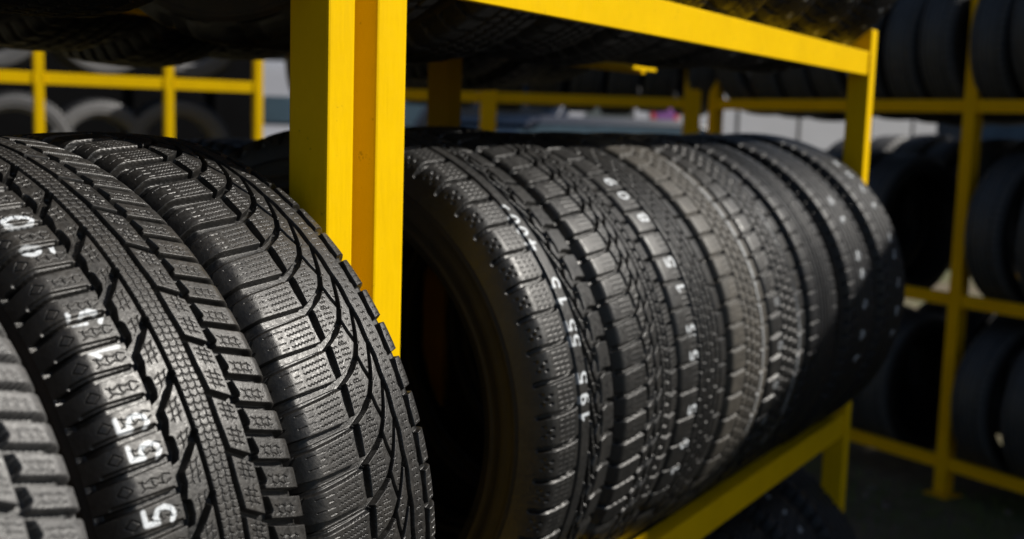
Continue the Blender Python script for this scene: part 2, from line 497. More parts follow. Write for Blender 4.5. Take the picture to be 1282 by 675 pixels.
def pat_leaf(P):
    """asymmetric winter tread: broad lugs, curved leaf net, plain rib, small outer lugs"""
    s = []
    W = lambda pts, w0, w1=None, d=7.5, soft=0.9: s.append((pts, w0, w1 if w1 is not None else w0, d, soft))
    sip = lambda pts, d=1.2, w=0.06: s.append((pts, w, w, d, 0.40))
    # lug separators (left): black slit below, sloping pale face above
    W([(-19, 0.4), (-40, -1.6), (-62, -3.4), (-84, -4.6), (-104, -5.2)], 2.3, 3.7, 7.6, 0.9)
    W([(-21, -2.4), (-42, -5.2), (-66, -7.6), (-94, -9.6)], 0.5, 1.9, 3.8, 2.6)
    # main left groove: sawtooth edge
    W([(-18.6, 0.0), (-19.6, 0.5 * P), (-18.0, 0.98 * P)], 1.9, 1.7, 7.5)
    W([(-14.2, 0.90 * P), (-17.6, 0.16 * P)], 1.2, 2.4, 7.5)
    # curved rising grooves
    W([(-19, -0.02 * P), (-10, 0.12 * P), (0, 0.28 * P), (9.5, 0.52 * P), (17, 0.86 * P), (22.5, 1.20 * P), (27, 1.52 * P), (31, 1.80 * P)], 2.6, 0.9, 7.4)
    # short downward links between them
    W([(11.5, 0.60 * P), (13.6, 0.22 * P), (17.4, -0.12 * P)], 1.2, 1.3, 6.5)
    # groove, rib, groove
    W([(32.0, 0), (33.4, P * 0.5), (32.0, P)], 2.3, 2.3, 7.5)
    W([(54.6, 0), (54.6, P)], 2.5, 2.5, 7.5)
    W([(53.0, 0.60 * P), (56.2, 1.25 * P)], 2.0, 2.8, 7.5)
    # right lugs
    W([(55, 0.34 * P), (64, 0.41 * P), (76, 0.47 * P), (104, 0.50 * P)], 2.0, 2.6, 4.6, 1.4)
    # sipes: left lug, wavy rows
    for i in range(5):
        f = (i + 1.35) / 6.6
        v0 = f * P + 0.8; v1 = f * P - 2.6
        sip(zig((-25.5, v0), (-52, v1), 1.9, 0.62, i % 2))
        sip([(-55.5 - (i % 3), v1 - 0.3), (-62 - 2 * (i % 2), v1 - 0.9)])
        if i % 2: sip([(-66, v1 - 1.0), (-73, v1 - 1.6)])
    s.append(([(-82, 0.62 * P), (-90, 0.34 * P), (-97, 0.70 * P)], 0.4, 0.4, 1.6, 0.7))
    s.append(([(-84, 0.30 * P), (-97, 0.18 * P)], 0.3, 0.3, 1.4, 0.7))
    # leaf blocks
    for i in range(6):
        f = 0.20 + i * 0.135
        lo = max(-12.4, float(np.interp(f - 0.22, [-0.02, 0.12, 0.28, 0.52, 0.86], [-19, -10, 0, 9.5, 17])) * 0.0 - 12.0)
        cut = float(np.interp(f, [-0.02, 0.12, 0.28, 0.52, 0.86], [-19, -10, 0, 9.5, 17]))
        a1 = min(cut - 4.0, 6.5)
        if a1 - lo > 3.5: sip(zig((lo, f * P + 0.2), (lo + min(5.6, a1 - lo), f * P + 0.8), 1.7, 0.55, i % 2))
        if a1 - lo > 12: sip(zig((lo + 8.6, f * P + 1.6), (a1, f * P + 2.0), 1.7, 0.55, i % 2))
    for i in range(5):
        f = 0.98 + i * 0.125
        cut = float(np.interp(f, [0.86, 1.2, 1.52], [17, 22.5, 27])); b0 = 0.5
        sip(zig((-3.0 + 2.2 * i, f * P), (min(3.2 + 2.2 * i, 10), f * P + 0.6), 1.7, 0.55, i % 2))
    for i in range(6):
        f = 0.05 + i * 0.165
        sip(zig((18.4, f * P), (22.0, f * P + 0.5), 1.7, 0.5, i % 2))
    for i in range(5):
        f = 0.06 + i * 0.2
        sip(zig((40.2 + (i % 2) * 1.6, f * P), (46.2 + (i % 2) * 1.0, f * P + 0.8), 1.7, 0.6, i % 2))
    for i in range(4):
        f = 0.57 + i * 0.17
        sip(zig((61, f * P + 0.4), (74, f * P + 2.2), 2.1, 0.4, i % 2))
    return s

def pat_slash(P):
    """plain painted rib, dashed shoulder lugs, crossed slanting centre blocks"""
    s = []
    W = lambda pts, w0, w1=None, d=7.0, soft=1.1: s.append((pts, w0, w1 if w1 is not None else w0, d, soft))
    sip = lambda pts, d=1.1, w=0.15: s.append((pts, w, w, min(d, 1.1), 0.55))
    W([(-10, 3.5), (-18, 0.0), (-40, -1.2), (-62, -1.6), (-77, -3.6)], 1.9, 2.6, 7)
    W([(-8, 0), (-8, P)], 3.0)
    W([(18.0, 0), (18.0, P)], 2.5)
    # dashes
    for i in range(5):
        f = 0.14 + i * 0.165
        for uu in (-20, -31, -42): sip([(uu, f * P), (uu - 7, f * P - 0.8)])
    for uu, f in ((-60, 0.3), (-60, 0.55), (-66, 0.42), (-71, 0.3), (-71, 0.6)):
        s.append(([(uu, f * P), (uu - 2, f * P)], 1.0, 1.0, 1.6, 0.8))
    # slanting cuts down to the right, with hooked ends, and counter cuts
    W([(18, 0.9 * P), (24, 0.45 * P), (30, -0.15 * P), (37, -0.6 * P), (46, -0.85 * P)], 2.3, 2.6, 7.5)
    W([(30, -0.15 * P), (38, 0.30 * P), (48, 0.62 * P), (62, 0.75 * P), (104, 0.70 * P)], 2.2, 3.0, 7.5)
    W([(48, 0.62 * P), (49, 0.15 * P), (47, -0.2 * P)], 2.2, 2.0, 7)
    for i in range(5):
        f = 0.1 + 0.2 * i
        sip(zig((23, f * P), (29, f * P + 0.6), 2.0, 0.4), 1.2)
    return s

def pat_chunk(P):
    """small dotted lugs, wavy dark groove, fine outer ribs"""
    s = []
    W = lambda pts, w0, w1=None, d=7.0, soft=1.2: s.append((pts, w0, w1 if w1 is not None else w0, d, soft))
    sip = lambda pts, d=0.9, w=0.2: s.append((pts, w, w, min(d, 0.9), 0.7))
    W([(-26, 1.0), (-60, -1.5), (-95, -3)], 1.7, 2.6, 6.5)
    W([(-25, 0), (-22, 0.5 * P), (-25, P)], 2.4)
    W([(-25, 0.1 * P), (-10, 0.35 * P), (-2, 0.75 * P), (1, 1.05 * P)], 2.0, 1.6)
    W([(0, 0), (2.5, 0.5 * P), (0, P)], 2.2)
    W([(2, 0.2 * P), (14, 0.5 * P), (22, 0.9 * P)], 1.3, 1.2)
    W([(22, 0), (22, P)], 1.8)
    W([(36, 0), (36, P)], 1.6); W([(50, 0), (50, P)], 1.8)
    for f in (0.25, 0.75): W([(36, f * P), (50, f * P + 2)], 0.9, 0.9, 5)
    W([(50, 0.1 * P), (72, 0.2 * P), (95, 0.2 * P)], 1.4, 2.2, 6)
    for i in range(4):
        f = 0.15 + 0.22 * i
        for uu in (-33, -40, -47, -54): sip([(uu, f * P), (uu - 3.5, f * P + 0.8)])
        sip(zig((-17, f * P), (-6, f * P + 1), 2.4, 0.6)); sip(zig((24.5, f * P), (33, f * P + 1), 2.4, 0.6)); sip(zig((54, f * P), (70, f * P + 1), 2.4, 0.6))
    return s

def pat_rib(cols, lug=True, slant=2.0, lugw=1.8, cut=(0.5,)):
    def f(P):
        s = []
        for c, w in cols:
            s.append(([(c, 0), (c, P)], w, w, 7.0, 1.3))
        if lug:
            a = cols[0][0]; b = cols[-1][0]
            s.append(([(a, 0.5), (a - 25, -slant), (-98, -slant * 2)], lugw * 0.75, lugw * 1.1, 5.5, 1.1))
            s.append(([(b, 0.5 * P), (b + 25, 0.5 * P + slant), (98, 0.5 * P + slant * 2)], lugw * 0.7, lugw * 1.0, 5.0, 1.1))
        for i in range(len(cols) - 1):
            a, b = cols[i][0], cols[i + 1][0]
            for c in cut:
                o = (c + 0.31 * i) % 1.0 * P
                s.append(([(a, o), ((a + b) / 2, o + slant), (b, o + slant * 0.4)], 0.5, 0.5, 3.5, 0.9))
            for j in range(3):
                o = (0.2 + 0.33 * j) * P
                s.append((zig((a + 3.5, o), (b - 3.5, o + slant * 0.5), 2.6, 0.5, j % 2), 0.15, 0.15, 0.9, 0.7))
        if lug:
            for j in range(4):
                o = (0.15 + 0.22 * j) * P
                s.append((zig((cols[0][0] - 5, o), (cols[0][0] - 24, o - slant), 2.6, 0.5, j % 2), 0.15, 0.15, 0.9, 0.7))
        return s
    return f

# ------------------------------------------------------------------ racks
GROUND = -1.47
ZL, ZM, ZU = -1.325, -0.630, 0.1760          # top faces of the three shelf levels
BH = 0.051

def beam_mb(x0, x1, y0, y1, zt, h=BH, flip=False):
    """angle-iron beam along x: tall front plate + flat top lip"""
    m = MB(); t = 0.005
    yf = (y0, y0 + t) if not flip else (y1 - t, y1)
    m.box((x0, yf[0], zt - h), (x1, yf[1], zt), 0.0012, 1)
    yl = (y0 + t + 0.0005, y1) if not flip else (y0, y1 - t - 0.0005)
    m.box((x0, yl[0], zt - t - 0.001), (x1, yl[1], zt - 0.001), 0.001, 1)
    yb = (y1 - t, y1) if not flip else (y0, y0 + t)
    m.box((x0, yb[0], zt - h * 0.9), (x1, yb[1], zt - t - 0.0015), 0.001, 1)
    for xe, sg in ((x0, 1), (x1, -1)):          # weld beads against the posts
        for k in range(9):
            zz = zt - 0.004 - k * (h - 0.008) / 8
            yy = yf[0] + (t + 0.001 if flip else -0.001)
            bmesh.ops.create_icosphere(m.bm, subdivisions=1, radius=0.0038 + 0.0008 * ((k * 5) % 3), matrix=Matrix.Translation((xe + sg * 0.001, yy, zz)))
    return m

def rack(name, label, loc, rotz, posts, levels, y_front=0.0, y_rear=0.52, top=0.95, mat=None, pw=0.037, pd=0.047, rear_posts=True, x_ext=None, feet=True, group=None, beam_rear=True):
    """local frame: x along the row, front at y_front facing -y. posts = list of x centres."""
    mat = mat or M_YEL
    e = empty(name, loc, rotz)
    tag(e, label, 'tyre rack', group)
    for px in posts:
        for (ya, yb) in ([(y_front, y_front + pd)] + ([(y_rear - pd, y_rear)] if rear_posts else [])):
            m = MB().box((px - pw / 2, ya, GROUND + (0.008 if feet else 0)), (px + pw / 2, yb, top), 0.0028, 2)
            p = m.build('post', mat, e)
            if feet:
                MB().box((px - 0.055, (ya + yb) / 2 - 0.055, GROUND - 0.004), (px + 0.055, (ya + yb) / 2 + 0.055, GROUND + 0.0075), 0.002, 1).build('foot_plate', mat, p)
    xs = sorted(posts)
    for zt in levels:
        for a, b in list(zip(xs[:-1], xs[1:])) + ([(xs[-1], x_ext)] if x_ext else []):
            beam_mb(a + pw / 2 + 0.001, b - pw / 2 - 0.001, y_front + 0.003, y_front + 0.037, zt).build('front_beam', mat, e)
            if beam_rear:
                beam_mb(a + pw / 2 + 0.001, b - pw / 2 - 0.001, y_rear - 0.037, y_rear - 0.003, zt, flip=True).build('rear_beam', mat, e)
        if rear_posts:
            for px in xs:
                MB().box((px - 0.014, y_front + pd + 0.001, zt - 0.040), (px + 0.014, y_rear - pd - 0.001, zt - 0.006), 0.002, 1).build('side_rail', mat, e)
    return e

def rest_z(R, yc, y_edge, zt):
    """centre height of a tyre of radius R resting on a beam edge"""
    return zt + math.sqrt(max(1e-6, R * R - (yc - y_edge) ** 2))

YF = 0.700                                   # front plane of the near racks
# right-hand near rack: near post, far post
rack('tyre_rack', 'yellow steel tyre rack holding the blurred right-hand row of tyres', (0, YF, 0), 0, [0.9025, 2.612], [ZL, ZM, ZU], 0, 0.545, 0.225, M_YEL, pw=0.046, rear_posts=False)
rack('tyre_rack', 'yellow steel tyre rack holding the sharp tyres at the left foreground', (0, YF, 0), 0, [-0.95, 0.8285], [ZL, ZM - 0.045, ZU], 0, 0.545, 0.98, M_YEL, rear_posts=False)
rack('tyre_rack', 'shaded yellow rack standing directly behind the near tyre rows', (0, 1.25, 0), 0, [-0.95, 1.803], [ZL, ZM, ZU], 0, 0.520, 0.17, M_YEL_SHADE, pw=0.045, rear_posts=False, x_ext=2.60)

# ------------------------------------------------------------------ near tyres
G_FRONT = 'tyres on the middle shelf of the near racks'
def T(k): return k

T1p = [('0', -54, 57.4), ('9', -57, 52.6), ('5', -54, 42.4), ('1', -53, 38.2), ('5', -55, 29.5), ('5', -53, 26.3), ('5', -55, 19.4), ('9', -55, 12.3), ('1', -55, 8.8)]
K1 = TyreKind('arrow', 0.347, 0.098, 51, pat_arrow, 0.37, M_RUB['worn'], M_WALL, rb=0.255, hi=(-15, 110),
              paints=[(c, u, t, 23.0 if c != '1' else 23, 12.8, 1.75, 1.0) for c, u, t in T1p])
K1.place((0.543, 0.882, -0.368), 'worn left-foreground tyre with big white hand-painted digits on its shoulder blocks', G_FRONT, rotz=D2R(0.0), tilt=D2R(0.3))

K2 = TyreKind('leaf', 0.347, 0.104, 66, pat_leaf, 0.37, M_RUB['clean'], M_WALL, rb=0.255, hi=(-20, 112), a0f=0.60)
K2.place((0.7165, 0.895, -0.368), 'sharp black tyre with curved leaf-shaped tread blocks, just left of the double posts', G_FRONT)

K0 = TyreKind('arrow', 0.340, 0.094, 54, pat_arrow, 0.85, M_RUB['grey'], M_WALL, rb=0.25, hi=(-10, 80))
K0.place((0.352, 0.852, -0.366), 'pale grey worn tyre cut off by the lower left corner of the picture', G_FRONT, roll=D2R(2.0))

T3txt = [('1', 12, 4.0), ('9', 12, 7.2), ('5', 13, 11.2), ('5', 13, 18.4), ('5', 13, 21.4), ('1', 12, 26.6), ('5', 9, 30.2),
         ('4', 3, 38.6), ('0', 3, 42.0), ('0', 3, 45.0), ('-', 3, 48.4)]
K3 = TyreKind('slash', 0.347, 0.100, 57, pat_slash, 0.80, M_RUB['mid'], M_WALLB, rb=0.262, hi=(-20, 105),
              paints=[(c, min(u, 12) - 6.5, t, 21, 14, 1.9, 1.0) for c, u, t in T3txt], a0f=0.52, a0r=0.82)
K3.place((1.186, 0.980, -0.365), 'brown-walled tyre right of the double posts with white digits along its tread rib', G_FRONT, scale=1.02)

K4 = TyreKind('chunk', 0.347, 0.0935, 72, pat_chunk, 1.0, M_RUB['mid'], M_WALL, rb=0.262, a0f=0.80, hi=(-25, 105),
              scuffs=[([(40, -2), (41, 3)], 3.0, 0.0)])
K4.place((1.372, 0.975, -0.363), 'black tyre with small dotted shoulder blocks, second right of the double posts', G_FRONT, scale=1.02, rotz=D2R(0.8), tilt=D2R(-0.6))

T5txt = [('1', -42, -20.5), ('9', -42, -13.4), ('5', -42, -5.2), ('5', -42, 7.4), ('5', -42, 13.5), ('1', -42, 23.9), ('5', -44, 30.2), ('8', -46, 42.5), ('0', -50, 49.6), ('9', -48, 54.5)]
K5 = TyreKind('blocks', 0.342, 0.092, 56, pat_rib([(-26, 3.0), (-12, 1.4), (0, 1.8), (14, 1.6), (30, 2.2), (48, 2.2)], True, 1.0, 2.0), 1.0, M_RUB['mid'], M_WALL, rb=0.26, a0f=0.80, hi=(-30, 105),
              paints=[(c, u, t, 23, 17, 2.1, 1.0) for c, u, t in T5txt])
K5.place((1.552, 0.968, -0.364), 'black tyre with white digits on its shoulder blocks, third right of the double posts', G_FRONT, scale=1.02, rotz=D2R(-0.7), tilt=D2R(0.7))

K6 = TyreKind('dusty', 0.345, 0.092, 60, pat_rib([(-30, 2.0), (-8, 2.0), (14, 2.0), (36, 2.0)], True, 2.0, 2.2, (0.2, 0.7)), 1.3, M_RUB['dusty'], M_WALL, rb=0.26, a0f=0.80, hi=(-30, 105),
              scuffs=[([(46, 62), (44, 45), (46, 28), (45, 10), (47, -8), (46, -20)], 3.2, 1.0), ([(52, 50), (50, 30), (52, 20)], 3, 0.7)])
K6.place((1.726, 0.968, -0.365), 'tan dusty tyre with a pale scraped line, fourth right of the double posts', G_FRONT, scale=1.02, rotz=D2R(0.5), tilt=D2R(0.9))

K7 = TyreKind('lugs', 0.345, 0.093, 62, pat_rib([(-34, 3.0), (-10, 2.4), (14, 2.4), (36, 2.6)], True, 4.0, 2.6, (0.1, 0.6)), 1.3, M_RUB['mid'], M_WALL, rb=0.26, a0f=0.80, hi=(-30, 105),
              paints=[('0', -48, 2, 16, 14, 2.4, .35), ('5', -48, -9, 16, 14, 2.4, .35), ('0', -48, -20, 16, 14, 2.4, .3), ('5', -48, 14, 16, 14, 2.4, .25)],
              scuffs=[([(26, 40), (34, 24), (42, 6), (48, -8), (36, -22), (16, -30)], 4, 0.55), ([(46, 5), (38, -10), (52, -22)], 4, 0.5)])
K7.place((1.905, 0.965, -0.364), 'blocky black tyre with smeared mud on its right half, just beyond the tan dusty tyre', G_FRONT, scale=1.02, rotz=D2R(-0.9), tilt=D2R(-0.5))

K8 = TyreKind('ribbed', 0.343, 0.094, 80, pat_rib([(-44, 2.0), (-26, 2.2), (-8, 2.2), (8, 2.2), (26, 2.2), (44, 2.0)], True, 1.5, 0.8, ()), 1.5, M_RUB['dark'], M_WALL, rb=0.26, a0f=0.80, hi=(-30, 105))
K8.place((2.090, 0.961, -0.362), 'dark finely ribbed tyre without paint, just beyond the mud-smeared tyre', G_FRONT, scale=1.02, rotz=D2R(0.6), tilt=D2R(0.8))
faint = [('1', -14), ('9', -6), ('5', 4), ('5', 14), ('5', 20), ('1', 33), ('5', 40)]
K9 = TyreKind('ribbed_marked', 0.340, 0.094, 84, pat_rib([(-48, 2.0), (-30, 2.4), (-10, 2.0), (10, 2.0), (30, 2.4), (48, 2.0)], True, 1.5, 0.8, ()), 1.5, M_RUB['dark'], M_WALL, rb=0.255, a0f=0.80, hi=(-30, 105),
               paints=[(c, 0, t, 26, 18, 3.0, 1.0) for c, t in faint])
K9.place((2.296, 0.943, -0.357), 'dark ribbed tyre with faint white digits, last but one before the far end post', G_FRONT, scale=1.02, rotz=D2R(-0.5), tilt=D2R(-0.7))
K10 = TyreKind('ribbed_end', 0.336, 0.092, 84, pat_rib([(-46, 2.0), (-24, 2.4), (0, 2.0), (24, 2.4), (46, 2.0)], True, 1.5, 0.8, ()), 1.5, M_RUB['dark'], M_WALL, rb=0.25, a0f=0.80, hi=(-30, 105),
               paints=[(c, 12, t + 3, 26, 18, 3.0, .9) for c, t in faint + [('0', 47), ('8', 53)]])
K10.place((2.492, 0.925, -0.350), 'dark ribbed tyre at the far end of the row, hiding the end post', G_FRONT, scale=1.02, rotz=D2R(-1.0), tilt=D2R(0.6))

# shelf above (right rack): only the undersides show
ORD = ['first', 'second', 'third', 'fourth', 'fifth', 'sixth', 'seventh', 'eighth', 'ninth', 'tenth', 'eleventh', 'twelfth', 'thirteenth', 'fourteenth', 'fifteenth', 'sixteenth']
marks = [(c, 8, t, 14, 12, 2.2, .75) for c, t in (('8', -30), ('0', -24), ('5', -16), ('9', -9), ('5', -2), ('1', 6), ('5', 14))]
KU = TyreKind('upper', 0.338, 0.093, 78, pat_rib([(-44, 2.0), (-22, 2.4), (0, 2.2), (22, 2.4), (44, 2.0)], True, 3.0, 2.0, (0.4,)), 1.7, M_RUB['dark'], M_WALL, rb=0.25, hi=(-70, 60), paints=marks)
KV = TyreKind('upper', 0.338, 0.093, 70, pat_rib([(-36, 2.6), (-12, 2.2), (12, 2.2), (36, 2.6)], True, 4.0, 2.4, (0.2, 0.7)), 1.7, M_RUB['dark'], M_WALL, rb=0.25, hi=(-70, 60))
ups = [1.04, 1.265, 1.46, 1.655, 1.85, 2.05, 2.25, 2.46]
for i, x in enumerate(ups):
    k = KU if i in (5, 6, 7) else KV
    yf = 0.640 - 0.010 * i + 0.01 * (i % 2)
    yc = yf + k.R
    zc = rest_z(k.R, yc, YF + 0.037, ZU)
    k.place((x, yc, zc), f'{ORD[i]} tyre from the double posts on the top shelf over the blurred row', 'tyres on the top shelf of the right near rack', roll=0.13 * i)
for i, x in enumerate([0.29, 0.49, 0.70]):  # unseen tyres, added to keep light off the beams behind
    yc = 0.63 + KV.R
    KV.place((x, yc, rest_z(KV.R, yc, YF + 0.037, ZU)), f'{ORD[2 - i]} unseen tyre left of the double posts, added above the sharp tyres for shade', 'unseen tyres added for shade on the left top shelf', roll=0.4 * i)
# shelf below (right rack)
for i, x in enumerate([1.95, 2.145, 2.34, 2.54]):
    k = KU if i % 2 == 0 else KV
    yc = 0.62 + k.R
    k.place((x, yc, rest_z(k.R, yc, YF + 0.037, ZL + 0.002)), f'{["dark", "dark", "white-marked", "dark"][i]} tyre {ORD[3 - i]} from the far post on the shelf under the blurred row', 'tyres on the bottom shelf of the right near rack', roll=-1.0 + 0.1 * i)

# ------------------------------------------------------------------ background tyres
KB = TyreKind('plain', 0.335, 0.092, 70, pat_rib([(-40, 2.4), (-14, 2.2), (14, 2.2), (40, 2.4)], True, 4.0, 2.6, (0.2, 0.7)), 3.2, M_RUB['dark'], M_WALL, rb=0.25, nseg=72)
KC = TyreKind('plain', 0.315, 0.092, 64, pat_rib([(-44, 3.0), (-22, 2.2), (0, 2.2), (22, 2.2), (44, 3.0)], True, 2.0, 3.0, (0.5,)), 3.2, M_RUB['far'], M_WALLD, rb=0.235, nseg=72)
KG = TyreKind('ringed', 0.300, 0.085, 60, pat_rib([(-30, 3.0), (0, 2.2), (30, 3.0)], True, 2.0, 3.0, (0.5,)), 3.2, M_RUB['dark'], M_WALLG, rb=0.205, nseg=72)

# row behind (second rack): middle shelf tops and upper shelf undersides
def row(kind, e_loc, rotz, xs, yc, zt, y_edge, label, group):
    c, s = math.cos(rotz), math.sin(rotz)
    out = []
    for i, x in enumerate(xs):
        yy = yc + 0.012 * ((i * 7) % 3 - 1)
        z = rest_z(kind.R, yy, y_edge, zt)
        out.append(kind.place((e_loc[0] + c * x - s * yy, e_loc[1] + s * x + c * yy, z), label(i), group, rotz=rotz + 0.03 * ((i * 5) % 3 - 1), roll=0.37 * i))
    return out
nb = 9
xs_b = [0.90 + 0.196 * i for i in range(nb)]
xs_b = [x for x in xs_b if abs(x - 1.803) > 0.125]
row(KB, (0, 1.25), 0, xs_b, 0.27, ZM, 0.037, lambda i: f'{ORD[i]} tyre from the left, middle shelf of the rack behind', 'tyres in the rack behind, middle shelf')
row(KB, (0, 1.25), 0, xs_b, 0.27, ZU, 0.037, lambda i: f'{ORD[i]} tyre from the left, top shelf of the rack behind', 'tyres in the rack behind, top shelf')

# right background rack (runs towards the camera), centre rack and left rack
R3 = (5.50, 2.24); A3 = math.atan2(-0.91, -0.42)
LV3 = [-1.305, -0.630, 0.145]
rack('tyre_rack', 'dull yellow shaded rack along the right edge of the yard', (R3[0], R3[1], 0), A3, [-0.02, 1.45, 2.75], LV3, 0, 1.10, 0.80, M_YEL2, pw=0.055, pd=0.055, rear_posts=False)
def lab(where): return lambda i: f'{ORD[i]} tyre from far end, {where}'
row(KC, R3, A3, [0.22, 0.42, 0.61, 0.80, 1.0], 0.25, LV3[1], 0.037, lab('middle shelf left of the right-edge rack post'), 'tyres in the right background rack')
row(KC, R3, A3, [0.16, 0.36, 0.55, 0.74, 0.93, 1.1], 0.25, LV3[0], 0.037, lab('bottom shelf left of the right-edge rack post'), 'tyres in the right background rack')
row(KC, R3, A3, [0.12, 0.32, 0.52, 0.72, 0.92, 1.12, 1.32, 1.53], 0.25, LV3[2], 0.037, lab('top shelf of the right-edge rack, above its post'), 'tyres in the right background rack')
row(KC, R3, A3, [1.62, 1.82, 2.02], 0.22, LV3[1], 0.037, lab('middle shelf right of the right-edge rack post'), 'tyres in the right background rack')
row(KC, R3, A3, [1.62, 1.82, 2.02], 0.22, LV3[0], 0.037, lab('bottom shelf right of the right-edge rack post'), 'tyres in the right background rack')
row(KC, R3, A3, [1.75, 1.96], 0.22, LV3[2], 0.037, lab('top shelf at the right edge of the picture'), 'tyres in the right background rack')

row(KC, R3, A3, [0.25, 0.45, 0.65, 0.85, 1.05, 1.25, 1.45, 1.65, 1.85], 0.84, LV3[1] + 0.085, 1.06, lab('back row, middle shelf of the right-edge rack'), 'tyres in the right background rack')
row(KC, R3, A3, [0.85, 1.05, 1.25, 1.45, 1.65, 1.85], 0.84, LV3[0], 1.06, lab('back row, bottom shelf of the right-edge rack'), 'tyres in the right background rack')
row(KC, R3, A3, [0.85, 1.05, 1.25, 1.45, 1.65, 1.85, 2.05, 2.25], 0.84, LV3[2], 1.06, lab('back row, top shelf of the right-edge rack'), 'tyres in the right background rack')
R2 = (5.46, 2.34); A2 = math.atan2(-0.82, 0.57)
LV2 = [-1.305, -0.640, 0.145]
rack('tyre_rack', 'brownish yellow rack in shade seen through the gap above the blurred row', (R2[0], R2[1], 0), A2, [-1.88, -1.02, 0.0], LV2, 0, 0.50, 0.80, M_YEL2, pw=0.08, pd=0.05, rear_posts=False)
xs2 = [-1.93, -1.74, -1.55, -1.36, -1.17, -0.92, -0.73, -0.54, -0.35, -0.16, 0.04]
row(KC, R2, A2, xs2, 0.25, LV2[2], 0.037, lambda i: f'{ORD[i]} tyre from left, top shelf of rack seen through the gap', 'tyres in the centre background rack')
row(KC, R2, A2, xs2, 0.25, LV2[1], 0.037, lambda i: f'{ORD[i]} tyre from left, middle shelf of rack seen through the gap', 'tyres in the centre background rack')

R1 = (3.22, 4.40); A1 = math.atan2(-0.43, 0.90)
LV1 = [-1.30, -0.56, 0.150]
rack('tyre_rack', 'bright yellow sunlit rack in the far left background with tyres facing out', (R1[0], R1[1], 0), A1, [-0.75, 0.0, 0.56, 0.985], LV1, 0, 0.50, 0.80, M_YEL, pw=0.04, pd=0.045, rear_posts=False, beam_rear=False)
c1, s1 = math.cos(A1), math.sin(A1)
def facing(x, yy, z, label, sc=1.0, dr=0.0):
    KG.place((R1[0] + c1 * x - s1 * yy, R1[1] + s1 * x + c1 * yy, z), label, 'tyres facing out of the far left rack', rotz=A1 - math.pi / 2 + dr, scale=sc, roll=x * 2)
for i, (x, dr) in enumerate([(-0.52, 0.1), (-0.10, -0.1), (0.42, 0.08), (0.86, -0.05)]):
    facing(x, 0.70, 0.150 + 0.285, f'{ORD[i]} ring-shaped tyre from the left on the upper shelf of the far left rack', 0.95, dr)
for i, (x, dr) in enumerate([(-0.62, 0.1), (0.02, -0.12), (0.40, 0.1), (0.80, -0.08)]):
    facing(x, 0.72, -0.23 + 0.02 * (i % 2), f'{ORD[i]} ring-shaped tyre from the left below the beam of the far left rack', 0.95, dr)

# ------------------------------------------------------------------ vehicles and building beyond the racks
M_WHITE = plain('white_vehicle_paint', (0.40, 0.41, 0.45), 0.3, 0, 0.08, 2)
M_GLASS = plain('dark_window_glass', (0.05, 0.08, 0.10), 0.06, 0, 0.3, 3, 0.8)
M_BLK = plain('black_plastic', (0.02, 0.02, 0.022), 0.5, 0, 0.2, 20)
M_RIM = plain('wheel_metal', (0.45, 0.45, 0.47), 0.35, 0.6, 0.15, 20)
M_RED = plain('red_marking', (0.45, 0.03, 0.04), 0.5, 0, 0.1)
M_PUR = plain('purple_marking', (0.16, 0.04, 0.22), 0.5, 0, 0.1)
M_LAMP = plain('lamp_plastic', (0.6, 0.6, 0.58), 0.1, 0, 0.1, 8, 0.8)
M_REDL = plain('red_lamp_plastic', (0.5, 0.02, 0.02), 0.15, 0, 0.1, 8, 0.8)

def wheel(parent, x, y, r, side):
    w = MB().cyl((x, y, r), 'y', r, 0.2, 28).build('wheel', M_BLK, parent)
    MB().cyl((x, y + side * 0.102, r), 'y', r * 0.62, 0.02, 20).build('rim', M_RIM, w)

